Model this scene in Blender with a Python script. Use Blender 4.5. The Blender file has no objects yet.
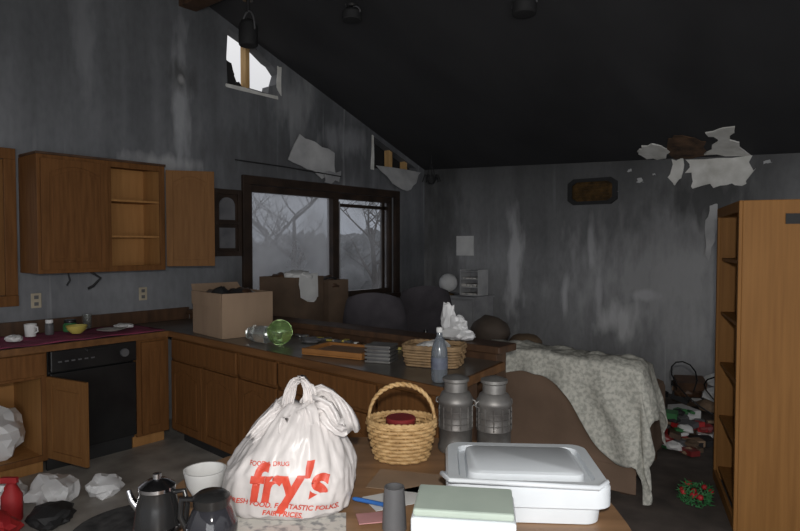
import bpy, bmesh, math, random
from mathutils import Vector, Matrix, noise
from mathutils.geometry import tessellate_polygon
from mathutils.bvhtree import BVHTree
S=bpy.context.scene
R=math.radians
YAW=R(39.4)
# ---------------------------------------------------------------- materials
def M(name,c,rough=.6,metal=0.,c2=None,scale=6,stretch=(1,1,1),bump=0.,lo=.3,hi=.7,alpha=1.,trans=0.,detail=6,spec=.4,dist=.02):
    m=bpy.data.materials.new(name); m.use_nodes=True
    nt=m.node_tree; b=nt.nodes['Principled BSDF']
    c2=c2 or tuple(x*.7 for x in c)
    tc=nt.nodes.new('ShaderNodeTexCoord'); mp=nt.nodes.new('ShaderNodeMapping')
    mp.inputs['Scale'].default_value=stretch
    nz=nt.nodes.new('ShaderNodeTexNoise'); nz.inputs['Scale'].default_value=scale; nz.inputs['Detail'].default_value=detail
    rp=nt.nodes.new('ShaderNodeValToRGB')
    rp.color_ramp.elements[0].position=lo; rp.color_ramp.elements[1].position=hi
    rp.color_ramp.elements[0].color=(*c2,1); rp.color_ramp.elements[1].color=(*c,1)
    L=nt.links.new
    L(tc.outputs['Object'],mp.inputs['Vector']); L(mp.outputs[0],nz.inputs['Vector'])
    L(nz.outputs['Fac'],rp.inputs['Fac']); L(rp.outputs[0],b.inputs['Base Color'])
    b.inputs['Roughness'].default_value=rough; b.inputs['Metallic'].default_value=metal
    b.inputs['Alpha'].default_value=alpha; b.inputs['Transmission Weight'].default_value=trans
    b.inputs['Specular IOR Level'].default_value=spec
    if bump:
        bp=nt.nodes.new('ShaderNodeBump'); bp.inputs['Strength'].default_value=bump; bp.inputs['Distance'].default_value=dist
        L(nz.outputs['Fac'],bp.inputs['Height']); L(bp.outputs[0],b.inputs['Normal'])
    return m
def soot(name,light,dark,streak_scale,top=None,patches=(),drip=(.50,.51,.53),dripzone=(.5,.6),dripamt=.5):
    """sooty painted drywall: blotches, vertical run marks, darker soot near the top, wiped-clean spots"""
    m=bpy.data.materials.new(name); m.use_nodes=True; nt=m.node_tree; N=nt.nodes.new; L=nt.links.new
    b=nt.nodes['Principled BSDF']; b.inputs['Roughness'].default_value=.62; b.inputs['Specular IOR Level'].default_value=.3
    tc=N('ShaderNodeTexCoord')
    def nz(scale,stretch,det=5,off=(0,0,0)):
        mp=N('ShaderNodeMapping'); mp.inputs['Scale'].default_value=stretch; mp.inputs['Location'].default_value=off
        n=N('ShaderNodeTexNoise'); n.inputs['Scale'].default_value=scale; n.inputs['Detail'].default_value=det
        L(tc.outputs['Object'],mp.inputs[0]); L(mp.outputs[0],n.inputs['Vector']); return n.outputs['Fac']
    def ramp(f,a,bb,ca,cb):
        r=N('ShaderNodeValToRGB'); e=r.color_ramp.elements; e[0].position=a; e[1].position=bb; e[0].color=(*ca,1); e[1].color=(*cb,1)
        L(f,r.inputs[0]); return r.outputs[0]
    def mix(f,a,bb,bt='MIX'):
        x=N('ShaderNodeMix'); x.data_type='RGBA'; x.blend_type=bt
        if hasattr(f,'links'): L(f,x.inputs[0])
        else: x.inputs[0].default_value=f
        for s,i in ((a,6),(bb,7)):
            if hasattr(s,'links'): L(s,x.inputs[i])
            else: x.inputs[i].default_value=(*s,1)
        return x.outputs[2]
    def mul(f,k):
        bw=N('ShaderNodeRGBToBW'); L(f,bw.inputs[0]); mm=N('ShaderNodeMath'); mm.operation='MULTIPLY'; mm.inputs[1].default_value=k; L(bw.outputs[0],mm.inputs[0]); return mm.outputs[0]
    W=(1,1,1); K=(0,0,0)
    base=ramp(nz(.9,(1,1,1),8),.3,.7,dark,light)
    st=ramp(nz(streak_scale,(1,1,.09),5),.36,.62,(.62,.62,.62),W)
    col=mix(.75,base,st,'MULTIPLY')
    sp_=ramp(nz(22,(1,1,.5),4,(5,5,5)),.3,.6,(.75,.75,.75),W); col=mix(.5,col,sp_,'MULTIPLY')
    dr=ramp(nz(11,(1,1,.035),2,(3,1,0)),.60,.68,K,W)
    zone=ramp(nz(.8,(1,1,.5),2,(7,2,1)),dripzone[0],dripzone[1],K,W)
    f=mix(1.,dr,zone,'MULTIPLY')
    col=mix(mul(f,dripamt),col,drip)
    for (c,rad,cc,stren) in patches:
        mp=N('ShaderNodeMapping'); mp.vector_type='POINT'
        mp.inputs['Scale'].default_value=tuple(1/q for q in rad)
        mp.inputs['Location'].default_value=tuple(-p/q for p,q in zip(c,rad))
        L(tc.outputs['Object'],mp.inputs[0])
        ln=N('ShaderNodeVectorMath'); ln.operation='LENGTH'; L(mp.outputs[0],ln.inputs[0])
        ad=N('ShaderNodeMath'); ad.operation='MULTIPLY_ADD'; L(nz(9,(1,1,.3),4,c),ad.inputs[0]); ad.inputs[1].default_value=2.0
        L(ln.outputs['Value'],ad.inputs[2])
        ad2=N('ShaderNodeMath'); ad2.operation='MULTIPLY'; ad2.inputs[1].default_value=.45; L(ad.outputs[0],ad2.inputs[0])
        rr=ramp(ad2.outputs[0],.58,.9,W,K)
        col=mix(mul(rr,stren),col,cc)
    if top:
        sp=N('ShaderNodeSeparateXYZ'); L(tc.outputs['Object'],sp.inputs[0])
        mr=N('ShaderNodeMapRange'); mr.inputs[1].default_value=top[0]; mr.inputs[2].default_value=top[1]; L(sp.outputs[2],mr.inputs[0])
        mm=N('ShaderNodeMath'); mm.operation='MULTIPLY'; mm.inputs[1].default_value=top[2]; L(mr.outputs[0],mm.inputs[0])
        col=mix(mm.outputs[0],col,(.02,.02,.02))
    L(col,b.inputs['Base Color'])
    return m
wallA_m=soot('sooty_paint_kitchen',(.255,.262,.278),(.14,.145,.156),4.5,(2.2,4.2,.5),
   patches=[((0,-2.2,2.5),(1,1.6,.35),(.09,.09,.095),.65),((0,-3.1,1.9),(1,.35,1.0),(.10,.10,.105),.5),((0,-3.72,2.95),(1,.10,.8),(.44,.45,.47),.8),((0,-3.72,3.15),(1,.17,.16),(.07,.07,.07),.8),((0,-3.72,3.13),(1,.05,.05),(.5,.5,.5),.7),((0,-3.9,2.34),(1,.4,.10),(.48,.48,.49),.7),((0,-2.35,3.15),(1,.35,.4),(.40,.41,.42),.6),((0,-1.6,2.85),(1,.5,.2),(.38,.39,.41),.55),((0,-4.6,3.3),(1,.12,.5),(.38,.39,.41),.35)],dripzone=(.42,.55),dripamt=.6)
wallB_m=soot('sooty_paint_living',(.39,.394,.405),(.23,.232,.24),2.6,(1.4,2.7,.84),
   patches=[((3.2,0,1.2),(1.3,1,.8),(.5,.5,.51),.6),((1.42,0,1.35),(.15,1,.85),(.64,.64,.66),.75),((2.75,0,.75),(.3,1,.25),(.72,.72,.73),.7),((2.42,0,1.65),(.07,1,.3),(.62,.62,.64),.6),((2.1,0,1.05),(.05,1,.3),(.6,.6,.62),.7),((3.0,0,1.05),(.2,1,.07),(.62,.62,.64),.6),((2.5,0,1.05),(.06,1,.4),(.6,.6,.62),.6),((.3,0,1.6),(.5,1,1.2),(.09,.09,.09),.65),((3.6,0,2.1),(.6,1,.35),(.04,.04,.04),.7)])
ceil_m=M('charred_ceiling',(.043,.043,.046),.75,c2=(.022,.022,.024),scale=1.6,stretch=(1,.35,1),lo=.25,hi=.8)
WS=dict(spec=.12)
oak=M('oak_cabinet',(.185,.082,.028),.55,c2=(.11,.047,.016),scale=7,stretch=(6,6,.5),bump=.05,lo=.25,hi=.75,**WS)
oak_m2=M('oak_door_inner_face',(.225,.108,.038),.6,c2=(.15,.068,.023),scale=7,stretch=(6,6,.5),lo=.2,hi=.8,**WS)
oak_l=M('oak_interior',(.42,.215,.078),.6,c2=(.30,.148,.052),scale=5,stretch=(6,6,.5),lo=.2,hi=.8,**WS)
oak_b=M('oak_bookcase',(.30,.145,.046),.55,c2=(.205,.094,.028),scale=4,stretch=(10,10,.45),bump=.03,lo=.2,hi=.8,**WS)
oak_d=M('scorched_oak',(.10,.052,.028),.5,c2=(.045,.024,.014),scale=5,stretch=(3,3,.6))
frame_d=M('scorched_window_wood',(.05,.03,.02),.5,c2=(.018,.012,.009),scale=5)
edge_m=M('counter_edge_wood',(.19,.088,.033),.5,c2=(.11,.05,.019),scale=5,stretch=(.5,4,4),spec=.2)
ctop_m=M('sooty_laminate',(.17,.15,.13),.28,c2=(.055,.05,.045),scale=4.5,spec=.6,detail=9)
black=M('black_plastic',(.012,.012,.013),.25,c2=(.02,.02,.02))
blackm=M('black_matte',(.022,.022,.023),.7)
gypsum=M('gypsum_board',(.80,.79,.76),.9,c2=(.55,.54,.5),scale=7)
gyp_w=M('sooted_gypsum_sheet',(.56,.56,.56),.9,c2=(.34,.34,.35),scale=4)
gyp_g=M('sooty_board_face',(.40,.40,.41),.9,c2=(.25,.25,.26),scale=5)
stud_m=M('bare_lumber',(.70,.45,.2),.7,c2=(.45,.26,.1),stretch=(3,3,.4))
vinyl=M('kitchen_vinyl',(.46,.43,.39),.5,c2=(.22,.20,.18),scale=4,detail=8)
carpet=M('soiled_carpet',(.13,.105,.092),.95,c2=(.06,.05,.045),scale=5,bump=.3)
white_pl=M('white_plastic_film',(.72,.72,.72),.32,c2=(.58,.58,.59),scale=4)
bag_m=M('thin_bag_plastic',(.62,.585,.575),.36,c2=(.45,.425,.42),scale=7,bump=.6,dist=.012,stretch=(1,1,.45),detail=4)
white_f=M('white_foam',(.70,.74,.78),.6,c2=(.62,.66,.70),scale=5)
green_f=M('pale_green_foam',(.44,.51,.45),.8,c2=(.36,.43,.38),scale=6)
red_m=M('red_ink',(.62,.075,.04),.45,c2=(.46,.05,.03),scale=20)
card=M('cardboard',(.34,.24,.165),.85,c2=(.25,.175,.12),scale=5,stretch=(1,1,.3),spec=.15)
card_d=M('dark_cardboard',(.14,.092,.06),.85,c2=(.075,.05,.034),scale=4)
wick=M('wicker',(.60,.40,.19),.55,c2=(.40,.24,.10),scale=25)
wick_d=M('dusty_wicker',(.38,.25,.13),.6,c2=(.20,.13,.07),scale=20)
galv=M('dull_tin',(.27,.265,.255),.5,.6,c2=(.11,.10,.095),scale=8)
steel=M('chrome_steel',(.55,.55,.57),.18,1.,c2=(.35,.35,.36))
sofa_m=M('brown_upholstery',(.21,.14,.10),.9,c2=(.14,.095,.068),scale=3,bump=.1,spec=.15)
sheet_m=M('patterned_sheet',(.50,.49,.44),.9,c2=(.335,.335,.30),scale=44,lo=.40,hi=.58,detail=5,spec=.15)
pink=M('pink_towel',(.36,.06,.13),.9,c2=(.17,.035,.07),scale=4)
paper=M('newsprint',(.62,.60,.56),.9,c2=(.30,.30,.30),scale=30,lo=.38,hi=.5)
papw=M('white_paper',(.72,.72,.71),.85,c2=(.56,.56,.56))
chairf=M('charcoal_fabric',(.065,.058,.066),.9,c2=(.042,.038,.044),scale=8)
table_m=M('table_wood',(.33,.19,.10),.4,c2=(.22,.125,.065),scale=4,stretch=(.5,5,5))
greyp=M('grey_plastic',(.12,.12,.125),.45,c2=(.09,.09,.095))
redd=M('dark_red_tin',(.26,.035,.035),.4,c2=(.17,.02,.02))
blue=M('blue_plastic',(.04,.16,.5),.4)
blue_d=M('blue_label',(.15,.17,.22),.4,c2=(.09,.10,.14),scale=30)
green=M('green_plastic',(.05,.20,.07),.5)
yell=M('yellow_label',(.6,.5,.12),.5)
brass=M('aged_brass',(.16,.09,.03),.4,.6,c2=(.04,.025,.012),scale=14)
beige=M('beige_plate',(.45,.39,.29),.5)
redp=M('red_fabric',(.5,.03,.03),.6,c2=(.3,.015,.02))
rug_m=M('braided_rug',(.10,.10,.10),.95,c2=(.035,.035,.037),scale=14)
bark=M('bark',(.10,.09,.08),.9,c2=(.06,.05,.045),scale=10)
leaf=M('winter_shrub',(.22,.22,.22),.9,c2=(.08,.085,.085),scale=2)
ground_m=M('yard_ground',(.45,.44,.43),.95,c2=(.33,.32,.31),scale=2)
ggl=M('green_glass',(.55,.75,.35),.05,c2=(.4,.62,.25),trans=.85)
cgl=M('clear_glass',(.85,.88,.85),.05,trans=.9)
bgl=M('pale_blue_bottle',(.34,.38,.43),.12,c2=(.24,.27,.31),trans=.6)
def glass_pane(name,h0,h1):
    m=bpy.data.materials.new(name); m.use_nodes=True; nt=m.node_tree; N=nt.nodes.new; L=nt.links.new
    out=nt.nodes['Material Output']; tr=N('ShaderNodeBsdfTransparent'); tr.inputs[0].default_value=(.86,.88,.91,1)
    df=N('ShaderNodeBsdfTranslucent'); df.inputs[0].default_value=(.70,.71,.74,1)
    d2=N('ShaderNodeBsdfDiffuse'); d2.inputs[0].default_value=(.62,.62,.64,1); mm=N('ShaderNodeMixShader'); mm.inputs[0].default_value=.6
    L(df.outputs[0],mm.inputs[1]); L(d2.outputs[0],mm.inputs[2])
    mx=N('ShaderNodeMixShader'); tc=N('ShaderNodeTexCoord'); nz=N('ShaderNodeTexNoise'); nz.inputs['Scale'].default_value=2.
    mr=N('ShaderNodeMapRange'); mr.inputs[1].default_value=.3; mr.inputs[2].default_value=.7; mr.inputs[3].default_value=h0; mr.inputs[4].default_value=h1
    L(tc.outputs['Object'],nz.inputs['Vector']); L(nz.outputs['Fac'],mr.inputs[0]); L(mr.outputs[0],mx.inputs[0])
    L(tr.outputs[0],mx.inputs[1]); L(mm.outputs[0],mx.inputs[2]); L(mx.outputs[0],out.inputs[0]); return m
pane_m=glass_pane('sooty_window_glass',.25,.6)
pane_c=glass_pane('hazed_window_glass',.08,.32)
# ---------------------------------------------------------------- helpers
def root(name,loc=(0,0,0),rz=0,rx=0,ry=0):
    e=bpy.data.objects.new(name,None); e.empty_display_size=.1; S.collection.objects.link(e)
    e.location=loc; e.rotation_euler=(rx,ry,rz); return e
def fin(bm,name,mats,par=None,smooth=True,loc=None,rz=0,rot=None,bevel=0,ang=38):
    bmesh.ops.recalc_face_normals(bm,faces=bm.faces)
    if smooth:
        for f in bm.faces: f.smooth=True
        for e in bm.edges:
            if len(e.link_faces)==2 and e.calc_face_angle(0)>R(ang): e.smooth=False
    me=bpy.data.meshes.new(name); bm.to_mesh(me); bm.free()
    if not isinstance(mats,(list,tuple)): mats=[mats]
    for m in mats: me.materials.append(m)
    o=bpy.data.objects.new(name,me); S.collection.objects.link(o)
    if par: o.parent=par
    if loc: o.location=loc
    o.rotation_euler=rot if rot else (0,0,rz)
    if bevel:
        b=o.modifiers.new('bevel','BEVEL'); b.width=bevel; b.segments=2; b.limit_method='ANGLE'
    return o
def abox(bm,a,b,mi=0,mat=None):
    vs=[bm.verts.new((x,y,z)) for x in (a[0],b[0]) for y in (a[1],b[1]) for z in (a[2],b[2])]
    if mat is not None:
        for v in vs: v.co=mat@v.co
    for q in ((0,1,3,2),(4,6,7,5),(0,4,5,1),(2,3,7,6),(0,2,6,4),(1,5,7,3)):
        f=bm.faces.new([vs[i] for i in q]); f.material_index=mi
    return vs
def box(name,a,b,mat,par=None,bevel=.003,**k):
    bm=bmesh.new(); abox(bm,a,b); return fin(bm,name,mat,par,smooth=False,bevel=bevel,**k)
def boxes(name,lst,mat,par=None,bevel=.003,**k):
    bm=bmesh.new()
    for a,b in lst: abox(bm,a,b)
    return fin(bm,name,mat,par,smooth=False,bevel=bevel,**k)
def aprism(bm,pts,fn,d0,d1,mi=0,holes=()):
    loops=[list(pts)]+[list(h) for h in holes]
    flat=[p for l in loops for p in l]
    tris=tessellate_polygon([[Vector((p[0],p[1],0)) for p in l] for l in loops])
    A=[bm.verts.new(fn(p[0],p[1],d0)) for p in flat]; B=[bm.verts.new(fn(p[0],p[1],d1)) for p in flat]
    for t in tris:
        for V in (A,B):
            try: f=bm.faces.new([V[i] for i in t]); f.material_index=mi
            except ValueError: pass
    o=0
    for l in loops:
        n=len(l)
        for i in range(n):
            f=bm.faces.new([A[o+i],A[o+(i+1)%n],B[o+(i+1)%n],B[o+i]]); f.material_index=mi
        o+=n
def prism(name,pts,fn,d0,d1,mat,par=None,holes=(),**k):
    bm=bmesh.new(); aprism(bm,pts,fn,d0,d1,0,holes); return fin(bm,name,mat,par,smooth=False,**k)
def alathe(bm,prof,n=32,c=(0,0,0),mi=0,cap=True):
    rings=[]
    for r,z in prof:
        rings.append([bm.verts.new((c[0]+r*math.cos(2*math.pi*i/n),c[1]+r*math.sin(2*math.pi*i/n),c[2]+z)) for i in range(n)])
    for a,b in zip(rings,rings[1:]):
        for i in range(n):
            f=bm.faces.new([a[i],a[(i+1)%n],b[(i+1)%n],b[i]]); f.material_index=mi
    if cap:
        for rg in (rings[0],rings[-1]):
            f=bm.faces.new(rg); f.material_index=mi
def lathe(name,prof,mat,par=None,n=32,c=(0,0,0),**k):
    bm=bmesh.new(); alathe(bm,prof,n,c); return fin(bm,name,mat,par,**k)
def atube(bm,pts,r,n=8,closed=False,mi=0,flat=1.):
    pts=[Vector(p) for p in pts]; m=len(pts); rings=[]; up=None
    for i,p in enumerate(pts):
        if closed: t=pts[(i+1)%m]-pts[i-1]
        else: t=pts[min(i+1,m-1)]-pts[max(i-1,0)]
        if t.length<1e-9: t=Vector((0,0,1))
        t.normalize()
        if up is None:
            up=Vector((0,0,1)) if abs(t.z)<.9 else Vector((1,0,0))
        up=(up-t*up.dot(t)); up.normalize(); s=t.cross(up)
        rr=r[i] if isinstance(r,(list,tuple)) else r
        rings.append([bm.verts.new(p+up*math.cos(2*math.pi*j/n)*rr+s*math.sin(2*math.pi*j/n)*rr*flat) for j in range(n)])
    for i in range(m if closed else m-1):
        a=rings[i]; b=rings[(i+1)%m]
        for j in range(n):
            f=bm.faces.new([a[j],a[(j+1)%n],b[(j+1)%n],b[j]]); f.material_index=mi
    if not closed:
        for rg in (rings[0],rings[-1]):
            f=bm.faces.new(rg); f.material_index=mi
def tube(name,pts,r,mat,par=None,n=8,closed=False,flat=1.,**k):
    bm=bmesh.new(); atube(bm,pts,r,n,closed,0,flat); return fin(bm,name,mat,par,ang=60,**k)
def arc(c,rx,rz,a0,a1,n,ax='x'):
    out=[]
    for i in range(n+1):
        t=R(a0+(a1-a0)*i/n)
        if ax=='x': out.append((c[0]+rx*math.cos(t),c[1],c[2]+rz*math.sin(t)))
        else: out.append((c[0],c[1]+rx*math.cos(t),c[2]+rz*math.sin(t)))
    return out
def acrumple(bm,c,size,seed,amp=.25,freq=1.6,mi=0,sub=3):
    """crumpled, faceted lump (paper / film / cloth)"""
    rd=random.Random(seed)
    r=bmesh.ops.create_icosphere(bm,subdivisions=sub,radius=1)
    off=Vector((seed*7.3,seed*3.1,seed*1.7))
    for v in r['verts']:
        p=v.co.copy(); q=p*freq+off
        d=1+amp*(.9*noise.noise(q)+.9*abs(noise.noise(q*2.3))+.35*noise.noise(q*5))+amp*rd.uniform(-.12,.12)
        x=Vector((p.x*size[0],p.y*size[1],p.z*size[2]))*d
        x.z=max(x.z,-size[2]*.72)
        v.co=Vector(c)+x
        for f in v.link_faces: f.material_index=mi
def crumple(name,c,size,seed,mat,par=None,ang=22,**k):
    bm=bmesh.new(); acrumple(bm,(0,0,0),size,seed,**k)
    return fin(bm,name,mat,par,loc=(c[0],c[1],c[2]+size[2]*.72),ang=ang)
def jag(pts,seed,amt=.02,n=3):
    rd=random.Random(seed); out=[]
    for i,p in enumerate(pts):
        q=pts[(i+1)%len(pts)]
        for k in range(n):
            t=k/n; out.append((p[0]+(q[0]-p[0])*t+rd.uniform(-amt,amt),p[1]+(q[1]-p[1])*t+rd.uniform(-amt,amt)))
    return out
TC=Vector((3.883,-5.347,0))
def T(dx,dy,z=.75):
    c,s=math.cos(YAW),math.sin(YAW)
    return (TC.x+dx*c-dy*s,TC.y+dx*s+dy*c,z)
# ---------------------------------------------------------------- room shell
def zc(r,s):
    z=2.65-.042*r
    return z+.36*s if s<=4.2 else z+.36*4.2-.36*(s-4.2)
fA=lambda u,v,d:(d,-u,v)
outer=[(-.12,-.05),(9,-.05),(9,zc(0,9)),(4.2,zc(0,4.2)),(-.12,zc(0,-.12))]
hole_w=[(.68,.97),(2.97,.97),(2.97,2.22),(.68,2.22)]
hole1=[(3.22,3.17),(3.23,3.45),(3.21,3.74),(3.0,3.67),(2.85,3.60),(2.72,3.52),(2.66,3.5),(2.58,3.42),(2.62,3.3),(2.7,3.27),(2.72,3.19),(2.95,3.2)]
hole2=[(1.06,2.57),(1.05,2.8),(1.06,2.97),(.8,2.87),(.5,2.76),(.2,2.66),(.15,2.60),(.25,2.58),(.6,2.59)]
hole3=[(5.12,1.22),(6.3,1.22),(6.3,2.24),(5.12,2.24)]
prism('wall_left',outer,fA,0,-.12,wallA_m,holes=[hole_w,hole1,hole2,hole3])
prism('wall_back',[(0,-.05),(9,-.05),(9,zc(9,0)),(0,zc(0,0))],lambda u,v,d:(u,d,v),0,.12,wallB_m)
bm=bmesh.new()
for s0,s1 in ((-.12,4.2),(4.2,9)):
    vs=[]
    for dz in (0,.12):
        for r,s in ((-.12,s0),(9,s0),(9,s1),(-.12,s1)): vs.append(bm.verts.new((r,-s,zc(r,s)+dz)))
    for q in ((0,1,2,3),(4,5,6,7),(0,1,5,4),(1,2,6,5),(2,3,7,6),(3,0,4,7)): bm.faces.new([vs[i] for i in q])
fin(bm,'ceiling',ceil_m,smooth=False)
box('floor',(-.12,-9,-.1),(9,.12,0),vinyl,bevel=0)
box('floor_carpet',(0.0,-3.55,0.0),(9,0,.012),carpet,bevel=0)
box('ceiling_beam',(0,-3.74,3.79),(9,-3.56,3.95),oak_d,bevel=.005)
boxes('trim_wall_studs',[((-.118,-2.98,3.0),(-.03,-2.93,3.8)),((-.118,-.72,2.4),(-.03,-.66,2.95)),((-.118,-.40,2.4),(-.03,-.35,2.8))],stud_m)
prism('trim_charred_lath',jag([(3.23,3.15),(3.23,3.5),(3.12,3.42),(3.08,3.3),(3.0,3.22),(2.9,3.14)],8,.02,3),lambda u,v,d:(d-.10,-u,v),0,.01,blackm)
box('hole_void_backing',(-.2,-1.2,2.4),(-.14,.1,3.1),blackm,bevel=0)  # black sheet added behind the wall hole; its colour stands in for the dark void
# ---------------------------------------------------------------- windows
w=root('window_1')
boxes('casing',[((0,-3.07,2.22),(.035,-.58,2.31)),((0,-3.07,.88),(.05,-.58,.97)),((0,-3.07,.97),(.035,-2.97,2.22)),((0,-.68,.97),(.035,-.58,2.22))],frame_d,w)
boxes('sash',[((-.1,-2.97,2.15),(-.02,-.68,2.22)),((-.1,-2.97,.97),(-.02,-.68,1.04)),((-.1,-2.97,1.04),(-.02,-2.92,2.15)),((-.1,-.74,1.04),(-.02,-.68,2.15)),((-.1,-1.78,1.04),(.0,-1.68,2.15)),((-.09,-.84,1.04),(-.05,-.79,2.15)),((-.09,-1.62,2.06),(-.05,-.74,2.1))],frame_d,w)
boxes('vinyl_stile',[((-.085,-1.675,1.04),(-.03,-1.63,2.12))],gyp_g,w)
box('pane_left',(-.07,-2.92,1.04),(-.064,-1.78,2.15),pane_m,w,bevel=0)
box('pane_right',(-.07,-1.62,1.04),(-.064,-.74,2.15),pane_c,w,bevel=0)
w=root('window_2')
boxes('casing',[((0,-6.38,2.24),(.03,-5.11,2.32)),((0,-6.38,1.14),(.04,-5.11,1.22)),((0,-5.19,1.22),(.03,-5.11,2.24)),((0,-6.38,1.22),(.03,-6.3,2.24))],oak,w)
boxes('sash',[((-.1,-5.23,1.22),(-.03,-5.12,2.24)),((-.1,-6.3,1.22),(-.03,-5.23,1.28)),((-.1,-6.3,2.18),(-.03,-5.23,2.24)),((-.1,-6.3,1.28),(-.03,-6.24,2.18))],oak_m2,w)
box('pane',(-.07,-6.24,1.28),(-.064,-5.23,2.18),pane_m,w,bevel=0)
tube('curtain_rod',[(.09,-3.2,2.44),(.10,-2.6,2.43),(.10,-1.75,2.40)],.006,blackm)
# ---------------------------------------------------------------- exterior
box('yard_ground',(-16,-14,-.4),(-.25,16,-.3),ground_m,bevel=0)
def tree(name,loc,h,seed):
    rd=random.Random(seed); bm=bmesh.new()
    def br(p,d,l,r,depth):
        pts=[p]; q=Vector(p)
        for i in range(5):
            d=(d+Vector((rd.uniform(-.12,.12),rd.uniform(-.12,.12),rd.uniform(-.02,.1)))).normalized(); q=q+d*l/5; pts.append(q.copy())
        atube(bm,pts,[r*(1-.13*i) for i in range(6)],6)
        if depth:
            for k in range(5):
                a=rd.uniform(0,6.28); st=pts[rd.randint(2,5)]
                br(st,Vector((math.cos(a),math.sin(a),rd.uniform(.4,1.1))).normalized(),l*.55,r*.4,depth-1)
    br(Vector((0,0,0)),Vector((0,0,1)),h,.11,3); fin(bm,name,bark,loc=loc,ang=90)
tree('bare_tree',(-6.5,3.2,-.3),2.6,1); tree('bare_tree',(-7,6.8,-.3),3.,2); tree('bare_tree',(-5.4,1.2,-.3),2.2,5); tree('bare_tree',(-5,4.6,-.3),2.4,9)
bm=bmesh.new(); rd=random.Random(4)
for i in range(30):
    acrumple(bm,(-10+rd.uniform(-1,1),-8+i*.85,.35+rd.uniform(0,.5)),(.9,.9,1.05),i,amp=.6,sub=4)
fin(bm,'hedge_row',leaf,ang=180)
# ---------------------------------------------------------------- cabinets
def door(par,name,w,h,mat,arch=True,loc=(0,0,0),rz=0):
    bm=bmesh.new(); st=.055; th=.02
    fn=lambda u,v,d:(u,d,v)
    abox(bm,(0,0,0),(st,th,h)); abox(bm,(w-st,0,0),(w,th,h)); abox(bm,(st,0,0),(w-st,th,st))
    if arch:
        pts=[(st,h),(w-st,h),(w-st,h-st*1.9)]
        for i in range(1,12):
            t=i/12; pts.append((w-st-(w-2*st)*t,h-st*1.9+st*1.0*math.sin(math.pi*t)))
        pts.append((st,h-st*1.9)); aprism(bm,pts,fn,0,th)
    else: abox(bm,(st,0,h-st),(w-st,th,h))
    abox(bm,(st-.002,.0085,st-.002),(w-st+.002,th-.0085,h-st+.02 if not arch else h-st*.9))
    m=.028; top=h-st-m
    if arch:
        p=[(st+m,st+m),(w-st-m,st+m),(w-st-m,h-st*1.9-m)]
        for i in range(1,12):
            t=i/12; p.append((w-st-m-(w-2*st-2*m)*t,h-st*1.9-m+st*math.sin(math.pi*t)))
        p.append((st+m,h-st*1.9-m))
    else: p=[(st+m,st+m),(w-st-m,st+m),(w-st-m,top),(st+m,top)]
    aprism(bm,p,fn,.003,th-.003)
    return fin(bm,name,mat,par,smooth=False,loc=loc,rz=rz,bevel=.004)
uc=root('upper_cabinet',(0.036,-5.087,1.39),R(90))
W_=.987; H_=.87; D_=.30; mx=.51
boxes('carcass',[((0,-D_,0),(.018,0,H_)),((W_-.018,-D_,0),(W_,0,H_)),((.018,-D_,0),(W_-.018,0,.018)),((.018,-D_,H_-.018),(W_-.018,0,H_)),((mx-.01,-D_+.02,.018),(mx+.008,0,H_-.018))],oak,uc)
boxes('interior',[((.019,-.012,.019),(W_-.019,-.002,H_-.019)),((mx+.01,-D_+.03,.27),(W_-.02,-.012,.288)),((mx+.01,-D_+.03,.56),(W_-.02,-.012,.578)),((W_-.028,-D_+.03,.02),(W_-.019,-.012,H_-.02)),((mx+.009,-D_+.03,.02),(mx+.018,-.012,H_-.02)),((mx+.009,-D_+.03,.019),(W_-.02,-.012,.027))],oak_l,uc)
boxes('face_frame',[((0,-D_-.02,0),(.045,-D_,H_)),((mx-.02,-D_-.02,0),(mx+.025,-D_,H_)),((W_-.045,-D_-.02,0),(W_,-D_,H_)),((.045,-D_-.02,0),(mx-.02,-D_,.05)),((.045,-D_-.02,H_-.05),(mx-.02,-D_,H_)),((mx+.025,-D_-.02,0),(W_-.045,-D_,.045)),((mx+.025,-D_-.02,H_-.045),(W_-.045,-D_,H_))],oak,uc)
box('crown',(-.008,-D_-.028,H_),(W_+.008,0,H_+.018),oak_d,uc)
door(uc,'door_closed',mx-.03,.81,oak,True,(.02,-D_-.042,.03))
door(uc,'door_open',.39,.81,oak_m2,True,(W_-.005,-D_-.045,.03),R(-34))
boxes('wall_filler',[((0,.0,0),(.02,.031,H_)),((W_-.02,.0,0),(W_,.031,H_))],oak,uc)
tube('hanging_cord',[(.42,-.2,0),(.47,-.26,-.05),(.42,-.24,-.11),(.40,-.2,-.13)],.01,blackm,uc)
tube('loose_wire',[(.25,-.2,0),(.26,-.21,-.06),(.24,-.2,-.10)],.007,blackm,uc)
bc=root('base_cabinet_run',(0,-6.2,0),R(90))
boxes('carcass',[((0,-.58,.1),(1.06,-.02,.12)),((.58,-.58,.12),(.6,-.02,.868)),((1.045,-.58,.1),(1.065,-.02,.868)),((0,-.03,.1),(1.06,-.015,.868)),((1.71,-.58,.1),(1.975,-.02,.868)),((0,-.52,0),(1.06,-.03,.1)),((1.71,-.52,0),(1.975,-.03,.1))],oak_l,bc)
boxes('face_frame',[((.56,-.6,.1),(.62,-.58,.868)),((1.03,-.6,.1),(1.066,-.58,.868)),((.62,-.6,.1),(1.03,-.58,.14)),((.62,-.6,.68),(1.03,-.58,.72)),((.62,-.6,.84),(1.03,-.58,.868)),((0,-.6,.1),(.56,-.58,.868)),((1.706,-.6,.1),(1.975,-.58,.868))],oak,bc)
box('drawer_front',(.6,-.622,.70),(1.05,-.601,.855),oak,bc,bevel=.006)
door(bc,'door_narrow',.2,.72,oak,False,(1.74,-.622,.12))
d=door(bc,'door_open',.42,.57,oak_m2,False,(1.055,-.615,.12),R(-78))
tube('towel_bar',[(1.10,-.66,.62),(1.13,-.69,.6),(1.16,-.84,.6),(1.17,-.86,.62)],.006,steel,bc)
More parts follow.
